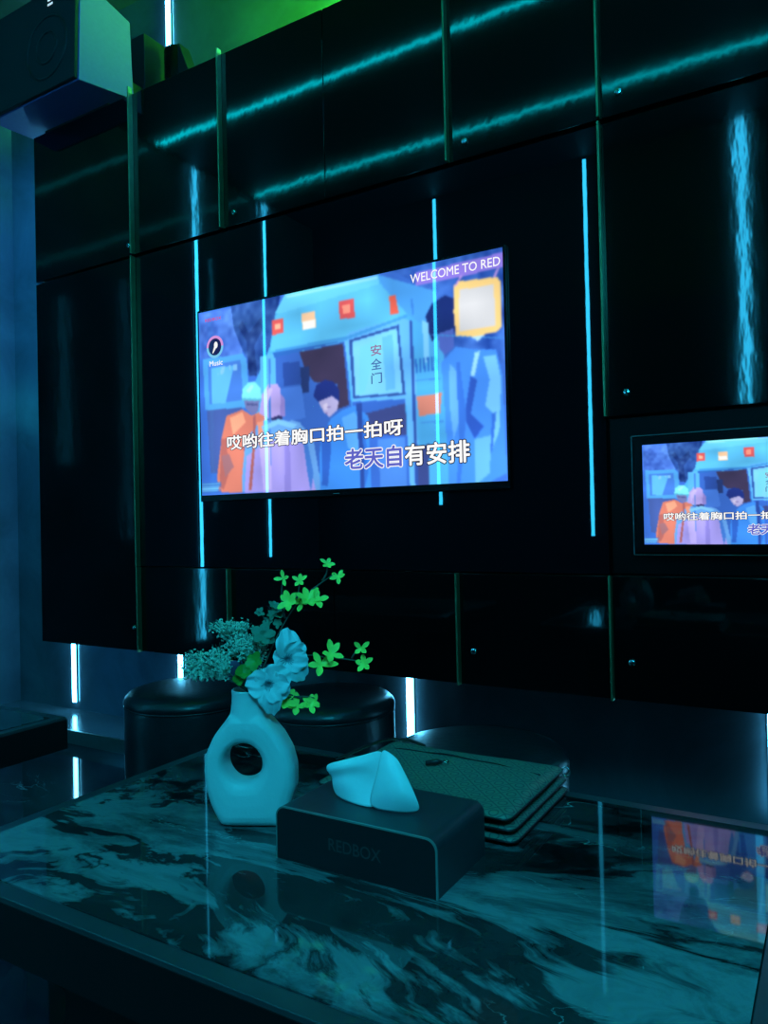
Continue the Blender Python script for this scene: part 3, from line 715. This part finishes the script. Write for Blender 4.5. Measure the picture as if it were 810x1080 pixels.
for i in range(n):
    a = 2*PI*i/n; R1 = hit(a); mid = (hr+R1)/2; hf = (R1-hr)/2; th = .0275
    for j in range(m):
        b = 2*PI*j/m; cb, sb = math.cos(b), math.sin(b)
        cbs = math.copysign(abs(cb)**.6, cb); sbs = math.copysign(abs(sb)**.6, sb)
        r = mid+hf*cbs; vs.append((hx+r*math.cos(a), th*sbs, hz+r*math.sin(a)))
q.add(vs, [(i*m+j, i*m+(j+1) % m, ((i+1) % n)*m+(j+1) % m, ((i+1) % n)*m+j) for i in range(n) for j in range(m)])
# neck
NK = [(.030, .136), (.0285, .146), (.0262, .156), (.0245, .168), (.0240, .180), (.0248, .187), (.0238, .188), (.0205, .184), (.0200, .15)]
vs = []
for r, z in NK:
    for i in range(40):
        a = 2*PI*i/40; vs.append((-.002+r*math.cos(a), r*.93*math.sin(a), z))
q.add(vs, [(j*40+i, j*40+(i+1) % 40, (j+1)*40+(i+1) % 40, (j+1)*40+i) for j in range(len(NK)-1) for i in range(40)]+[tuple(reversed(range(40))), tuple(len(NK)*40-40+i for i in range(40))])
vo = q.build('body', M['ceramic'], va, smooth=True)
r = vo.modifiers.new('r', 'REMESH'); r.mode = 'VOXEL'; r.voxel_size = .0014; r.use_smooth_shade = True
s = vo.modifiers.new('s', 'SMOOTH'); s.iterations = 6; s.factor = .5

# ------------------------------------------------------------------ flowers
MOUTH = Vector((VX-.001, VY, TZ+.180)); LR = Vector((.857, .515, 0)); LF = Vector((-.515, .857, 0)); UP = Vector((0, 0, 1))
def fp(px, py, b=0): return MOUTH+LR*((px-264)/748*(1+b*.9))+LF*b+UP*((733-py)/748*(1+b*.9)+b*.2)
def bez(a, b, c, n=10): return [a*(1-t)**2+b*2*t*(1-t)+c*t*t for t in [i/n for i in range(n+1)]]
def leaf_pts(mb, base, dirv, nrm, L, Wd, curl=.25, n=6, mi=0):
    dirv = dirv.normalized(); side = dirv.cross(nrm).normalized(); nrm = side.cross(dirv).normalized(); vs = []
    for i in range(n+1):
        t = i/n; wd = Wd*(math.sin(PI*min(1, t*.92+.04))**.7)*(.65+.5*t if t < .7 else 1.0)
        c = base+dirv*L*t+nrm*(curl*L*t*t)
        vs += [c-side*wd/2+nrm*wd*.18, c, c+side*wd/2+nrm*wd*.18]
    fs = []
    for i in range(n):
        for k in (0, 1): fs.append((3*i+k, 3*i+k+1, 3*i+k+4, 3*i+k+3))
    mb.add(vs, fs, mi)
VIEW = -FF
def cluster(mb, c, k, L, Wd, axis=None, spin=0.0, open_=.9):
    axis = (axis or (VIEW+UP*.6+Vector((random.uniform(-.3, .3),)*3))).normalized()
    a = axis.cross(UP).normalized(); b = axis.cross(a)
    for i in range(k):
        t = spin+2*PI*i/k+random.uniform(-.25, .25); dv = (a*math.cos(t)+b*math.sin(t))*open_+axis*random.uniform(.15, .5)
        leaf_pts(mb, c, dv, axis, L*1.2*random.uniform(.8, 1.15), Wd*1.3, random.uniform(-.1, .25))
def leafy(label, paths, clusters, m='leaf'):
    t = thing('leafy_branch', label, 'branch', MOUTH+Vector((0, 0, -.06)), 'green leafy branches in the vase')
    off = -Vector(t.location)
    q = MB()
    for p in paths: q.tube(p, [.0016-.0008*i/(len(p)-1) for i in range(len(p))], 6)
    q.build('stem', M['stem'], t, smooth=True, loc=off)
    for c, k, L, Wd in clusters:
        q = MB(); cluster(q, c, k, L, Wd, spin=random.random()*6)
        o = q.build('leaf_cluster', M[m], t, smooth=True, loc=off, fixn=False)
S0 = MOUTH+Vector((0, 0, -.06)); S1 = MOUTH+Vector((0, 0, .0))
def stem(px, py, b, mid=None, bm=None):
    e = fp(px, py, b); s1 = S0; md = fp(*mid, bm if bm is not None else b*.5) if mid else (s1+e)/2+UP*.01
    return [S0]+bez(MOUTH, md, e, 12)
p1 = [S0]+bez(MOUTH+LR*.005, fp(292, 668, .02), fp(318, 640, .02), 10); p2 = bez(fp(318, 640, .02), fp(334, 627, .02), fp(353, 615, .02), 6)
leafy('tall leafy branch with bright green leaf stars rising above the flowers', [p1, p2, bez(fp(300, 661, .02), fp(294, 640, .02), fp(299, 619, .02), 6), bez(fp(312, 645, .02), fp(315, 635, .02), fp(316, 623, .02), 5), bez(fp(340, 622, .02), fp(347, 614, .02), fp(345, 606, .02), 5)],
      [(fp(299, 619, .02), 4, .011, .005), (fp(316, 622, .02), 5, .010, .005), (fp(305, 642, .015), 6, .015, .008), (fp(325, 640, .015), 6, .018, .0085), (fp(335, 641, .015), 4, .015, .008), (fp(346, 605, .02), 5, .0105, .005), (fp(357, 619, .02), 5, .011, .0055), (fp(318, 645, .02), 4, .012, .007)])
p1 = [S0]+bez(MOUTH+LR*.008, fp(300, 690, .03), fp(346, 703, .015), 10); p2 = bez(fp(346, 703, .015), fp(362, 702, .015), fp(380, 707, .015), 6)
leafy('leafy branch reaching right past the white flowers', [p1, p2, bez(fp(370, 703, .015), fp(373, 697, .015), fp(378, 692, .015), 4)],
      [(fp(338, 708, .01), 5, .020, .0085), (fp(349, 697, .01), 5, .016, .008), (fp(380, 693, .015), 4, .012, .006), (fp(383, 709, .015), 5, .013, .0065)])
p1 = [S0]+bez(MOUTH+LR*.010-LF*.008, fp(296, 722, -.01), fp(325, 742, -.005), 10)
leafy('short leafy branch drooping right below the white flowers', [p1, bez(fp(305, 736, -.007), fp(318, 734, -.005), fp(336, 738, -.005), 5)],
      [(fp(303, 739, -.008), 5, .016, .009), (fp(314, 746, -.006), 4, .015, .008), (fp(328, 744, -.005), 5, .014, .007), (fp(333, 741, -.005), 4, .012, .006)])
leafy('lime green leaves low between filler and white flowers', [[S0]+bez(MOUTH-LF*.006, fp(262, 725, -.01), fp(262, 712, -.012), 6)],
      [(fp(259, 707, -.014), 6, .012, .011), (fp(271, 697, -.008), 5, .012, .010), (fp(255, 714, -.012), 4, .010, .009)], 'leaf_lime')
p1 = [S0]+bez(MOUTH+LF*.01, fp(272, 690, .03), fp(289, 655, .03), 8)
leafy('grey green twig with tiny leaves behind the white flowers', [p1, bez(fp(280, 672, .03), fp(277, 660, .03), fp(270, 656, .03), 4)],
      [(fp(289+dx, 655+dy, .03), 5, .007, .005) for dx, dy in ((0, 0), (-4, 5), (4, 6), (-2, -5), (-8, 12), (2, 14), (-17, 3), (6, -1))]+[(fp(279, 672, .0), 5, .015, .012), (fp(285, 676, .0), 4, .013, .010)], 'leaf_grey')

def petal(mb, c, dv, nrm, L, Wd, seed, n=14, m=16):
    rnd = random.Random(seed); dv = dv.normalized(); side = dv.cross(nrm).normalized(); nrm = side.cross(dv).normalized(); ph = rnd.random()*6; vs = []
    for i in range(n+1):
        t = i/n; wd = Wd*math.sqrt(max(.03, 1-((t-.62)/.64)**2))*1.05
        for j in range(m+1):
            s = j/m*2-1; rip = .0030*t*t*math.sin(s*8+ph)+.0012*t*math.sin(s*15+ph*2)
            cz = nrm*(.35*L*t*t*(-.5)+.10*L*math.sin(PI*t)+Wd*.20*s*s*t+rip)
            vs.append(c+dv*L*t*(.92-.26*s*s*t+.03*math.sin(s*9+ph))+side*wd/2*s+cz)
    mb.add(vs, [(i*(m+1)+j, i*(m+1)+j+1, (i+1)*(m+1)+j+1, (i+1)*(m+1)+j) for i in range(n) for j in range(m)])
def flower(label, px, py, b, petals, axis):
    c = fp(px, py, b)
    t = thing('white_flower', label, 'flower', c, 'large white flowers in the vase'); off = -c
    axis = axis.normalized()
    q = MB(); q.tube([S0]+bez(MOUTH-LF*.004, (MOUTH+c)/2+UP*.012+LF*.006, c-axis*.004, 8), .0014, 6); q.build('stem', M['stem'], t, smooth=True, loc=off)
    for k, (ang, L, Wd, tilt) in enumerate(petals):
        a = math.radians(ang); dv = LR*math.cos(a)+UP*math.sin(a)+axis*tilt
        q = MB(); petal(q, c, dv, axis, L, Wd, k*7+int(px)); q.build('petal', M['petal'], t, smooth=True, loc=off, fixn=False)
    q = MB()
    for k in range(16):
        a = 2*PI*k/16+.2; dv = (LR*math.cos(a)+UP*math.sin(a))*.95+axis*.62; q.tube([c+axis*.001, c+dv.normalized()*random.uniform(.007, .012)], [.0007, .0004], 5)
    q.build('throat', M['petal_vein'], t, smooth=True, loc=off)
flower('large white ruffled flower hanging low over the rim of the vase', 287, 716, -.022,
       [(175, .034, .036, .25), (30, .036, .042, .15), (-82, .046, .032, .20), (100, .024, .034, .1), (-25, .034, .040, .25)], VIEW+UP*.1)
flower('upper white ruffled flower turned right, above the drooping one', 305, 695, -.008,
       [(88, .046, .036, .05), (40, .034, .034, .15), (150, .022, .030, .2), (-50, .040, .038, .15), (-5, .032, .034, .25), (-110, .026, .030, .2)], VIEW*1.0+LR*.5+UP*.1)

ico = []
def blob(mb, c, r, st=1.6):
    d = Vector((random.uniform(-1, 1), random.uniform(-1, 1), random.uniform(-.2, 1))).normalized(); a = d.cross(Vector((.3, .5, .1))).normalized(); b = d.cross(a)
    vs = [c-d*r*st*1.3]+[c+(a*math.cos(t)+b*math.sin(t))*r for t in (0, PI/2, PI, 3*PI/2)]+[c+d*r*st]
    mb.add(vs, [(0, 2, 1), (0, 3, 2), (0, 4, 3), (0, 1, 4), (5, 1, 2), (5, 2, 3), (5, 3, 4), (5, 4, 1)])
def filler(label, px, py, b, rad, nstem, nb):
    c = fp(px, py, b)
    t = thing('filler_spray', label, 'flower spray', MOUTH, 'pale filler sprays in the vase'); off = -Vector(t.location)
    q = MB(); bl = MB()
    md = fp(262-(262-px)*.4, 715-(728-py)*.15, b*.5)
    main = [S0]+bez(MOUTH, md, c-(c-MOUTH)*.25, 8); q.tube(main, .0013, 5)
    for k in range(nstem):
        dv = Vector((random.gauss(0, 1), random.gauss(0, 1), random.gauss(.25, .8))).normalized(); e = c+Vector((dv.x*rad[0], dv.y*rad[0], dv.z*rad[1]))*random.uniform(.65, 1.05)
        br = bez(main[-1-k % 3], (main[-1]+e)/2, e, 4); q.tube(br, .0005, 4, cap=False)
        for _ in range(nb):
            tt = random.uniform(.35, 1.0); p = br[int(tt*4)]*(1) + Vector((random.gauss(0, 1), random.gauss(0, 1), random.gauss(.2, 1)))*.0032
            blob(bl, p, random.uniform(.0010, .0019))
    q.build('stem', M['stem'], t, smooth=True, loc=off)
    tag(bl.build('blossoms', M['blossom'], t, loc=off), kind='stuff')
filler('pale grey green filler spray farthest left, beside the light strip', 204, 700, -.005, (.022, .030), 38, 26)
filler('pale filler spray between the farthest left spray and the vase mouth', 229, 697, -.012, (.024, .030), 44, 26)
filler('pale filler spray sticking up highest left of the twig', 254, 678, .0, (.026, .022), 38, 26)
filler('flat topped pale filler spray along the upper left', 240, 662, .015, (.036, .006), 30, 26)
filler('pale filler spray tucked deep behind the middle of the bouquet', 268, 694, .02, (.024, .028), 32, 20)

# ------------------------------------------------------------------ pouch bag
BX0, BX1, BY0, BY1 = -.668, -.362, .905, 1.128
bg = thing('clutch_bag', 'dark green patterned clutch bag with zip lying behind the tissue box', 'bag', ((BX0+BX1)/2, (BY0+BY1)/2, TZ))
w, d = (BX1-BX0)/2, (BY1-BY0)/2
def pouch(name, x0, x1, y0, y1, z0, th, puff, seed, parent, sag=0):
    rnd = random.Random(seed); nx, ny = 36, 26; top = []; bot = []
    ph = [rnd.random()*6 for _ in range(4)]
    for j in range(ny+1):
        for i in range(nx+1):
            u, v = i/nx, j/ny; eu = min(u, 1-u)*(x1-x0); ev = min(v, 1-v)*(y1-y0); e = min(eu, ev)
            prof = min(1, e/.022)**.5
            lift = .0022*math.sin(u*7+ph[0]+v*3)+.0016*math.sin(v*9+ph[1]+u*4)
            x = x0+(x1-x0)*u; y = y0+(y1-y0)*v
            rc = .012
            cx_ = max(x0+rc-x, x-(x1-rc), 0); cy_ = max(y0+rc-y, y-(y1-rc), 0); L = math.hypot(cx_, cy_)
            if L > rc: k = rc/L; x += (cx_-cx_*k)*(1 if x < (x0+x1)/2 else -1); y += (cy_-cy_*k)*(1 if y < (y0+y1)/2 else -1)
            zc = z0+th*.5+sag*(v-.5)+(0 if not sag else .003*math.sin(u*5))
            top.append((x, y, zc+th*.5*(.25+.75*prof)*(1+puff)+lift*prof)); bot.append((x, y, zc-th*.5*(.25+.75*prof)))
    N = (nx+1)*(ny+1); fs = []
    I = lambda i, j: j*(nx+1)+i
    for j in range(ny):
        for i in range(nx):
            fs.append((I(i, j), I(i+1, j), I(i+1, j+1), I(i, j+1))); fs.append((N+I(i, j), N+I(i, j+1), N+I(i+1, j+1), N+I(i+1, j)))
    per = [I(i, 0) for i in range(nx)]+[I(nx, j) for j in range(ny)]+[I(nx-i, ny) for i in range(nx)]+[I(0, ny-j) for j in range(ny)]
    for a, b in zip(per, per[1:]+per[:1]): fs.append((a, N+a, N+b, b))
    o = MB().add(top+bot, fs).build(name, M['canvas'], parent, smooth=True)
    # piping round the edge
    q = MB(); pts = [((Vector(top[a])+Vector(bot[a]))/2) for a in per+per[:1]]; q.tube(pts, .0017, 6, cap=False); q.build('piping', M['strap'], o, smooth=True)
    return o, top, I
lo, _, _ = pouch('lower_pouch', -w, w, -d, d, .001, .0135, 0, 5, bg)
mo, _, _ = pouch('middle_pouch', -w, w-.003, -d+.002, d, .0150, .0125, 0, 9, bg)
uo, tp_, II = pouch('upper_pouch', -w, w-.006, -d-.004, d-.002, .0300, .0125, .25, 2, bg)
zy = d-.055
zt_ = MB(); pts = [(-w+.03+(2*w-.05)*i/20, zy+.014*math.sin(i/20*PI*.9)-.028*max(0, i/20-.3), .0452+.0008*math.sin(i)) for i in range(21)]
zt_.tube(pts, .0014, 6); zp = zt_.build('zip', M['strap'], bg, smooth=True)
c = at(466, 799, 1.04)-Vector(bg.location)
pu = MB(); pu.tube([Vector((-.021, -.014, .0475)), Vector((-.006, -.004, .0490)), Vector((0, 0, .0485))], [.0035, .0042, .002], 8)
o = pu.build('zip_pull', M['strap'], zp, smooth=True); o.location = (c.x, c.y, 0)
pu = MB(); pu.tube([Vector((.005+.0045*math.cos(a), .002+.0045*math.sin(a), .0485)) for a in [2*PI*i/16 for i in range(17)]], .0011, 6, cap=False)
o2 = pu.build('pull_ring', M['chrome'], zp, smooth=True); o2.location = (c.x, c.y, 0)
st = MB()
sp = [at(a_, b_, c_)-Vector(bg.location) for a_, b_, c_ in ((352, 803, 1.03), (375, 793, 1.06), (398, 783, 1.09), (418, 779, 1.115), (436, 783, 1.12), (450, 788, 1.118))]
vs = []
for k, p in enumerate(sp):
    dd = (sp[min(k+1, len(sp)-1)]-sp[max(k-1, 0)]).normalized(); sd = dd.cross(UP).normalized()*.0075
    vs += [p-sd, p+sd, p+sd+UP*.003, p-sd+UP*.003]
st.add(vs, [(4*k+a, 4*k+b, 4*k+4+b, 4*k+4+a) for k in range(len(sp)-1) for a, b in ((0, 1), (1, 2), (2, 3), (3, 0))]+[(3, 2, 1, 0), (20, 21, 22, 23)])
o = st.build('wrist_strap', M['strap'], bg, smooth=True); sm = o.modifiers.new('s', 'SUBSURF'); sm.levels = sm.render_levels = 2
rg = MB(); rg.tube([Vector((w-.001+.006*math.cos(a), d-.012, .036+.0065*math.sin(a))) for a in [2*PI*i/20 for i in range(21)]], .0012, 6, cap=False); rg.build('metal_ring', M['chrome'], bg, smooth=True)

# ------------------------------------------------------------------ lights
def lamp(name, kind, loc, col, power, size=.1, rot=None, **kw):
    l = bpy.data.lights.new(name, kind); l.color = col; l.energy = power
    if kind in ('POINT', 'SPOT'): l.shadow_soft_size = size
    else: l.size = size
    for k, v in kw.items(): setattr(l, k, v)
    o = bpy.data.objects.new(name, l); C.objects.link(o); o.location = loc
    if rot: o.rotation_euler = rot
    return o
def aim(o, tgt): o.rotation_euler = (Vector(tgt)-o.location).to_track_quat('-Z', 'Y').to_euler()
k = lamp('added_key', 'AREA', (.75, -.75, 2.5), (.015, .60, .90), 44, .6); aim(k, (-.6, .9, .6))  # added key light, no fixture; stands where no surface mirrors it
k2 = lamp('added_fill', 'SPOT', (.2, 1.2, 3.3), (.01, .36, .75), 24, .15, spot_size=2.4, spot_blend=1); aim(k2, (-1.2, 1.4, .4))  # unseen fill added over the poufs
k3 = lamp('added_corner_fill', 'SPOT', (-3.1, 1.35, 3.45), (.02, .29, .80), 230, .15, spot_size=1.1, spot_blend=1); aim(k3, (-3.8, 2.6, 2.2))  # added spot without fixture, brightens the left wall corner
k5 = lamp('added_wall_fill', 'SPOT', (-3.25, 1.75, .28), (.02, .32, .85), 14, .05, spot_size=1.7, spot_blend=1); aim(k5, (-3.0, 2.6, .35))  # unseen spot added to brighten the wall below the cabinets
k4 = lamp('added_speaker_fill', 'SPOT', (-.5, .9, 3.4), (.02, .34, .80), 100, .1, spot_size=.75, spot_blend=.8); aim(k4, (-2.5, 1.95, 2.85))  # extra unseen spot that washes the speaker's side blue
w_ = bpy.data.worlds.new('world'); bpy.context.scene.world = w_; w_.use_nodes = True
w_.node_tree.nodes['Background'].inputs[0].default_value = (.0, .01, .015, 1)
sc = bpy.context.scene
sc.view_settings.view_transform = 'Standard'; sc.view_settings.look = 'None'
sc.cycles.use_denoising = True; sc.cycles.max_bounces = 8; sc.cycles.glossy_bounces = 5; sc.cycles.sample_clamp_indirect = 4
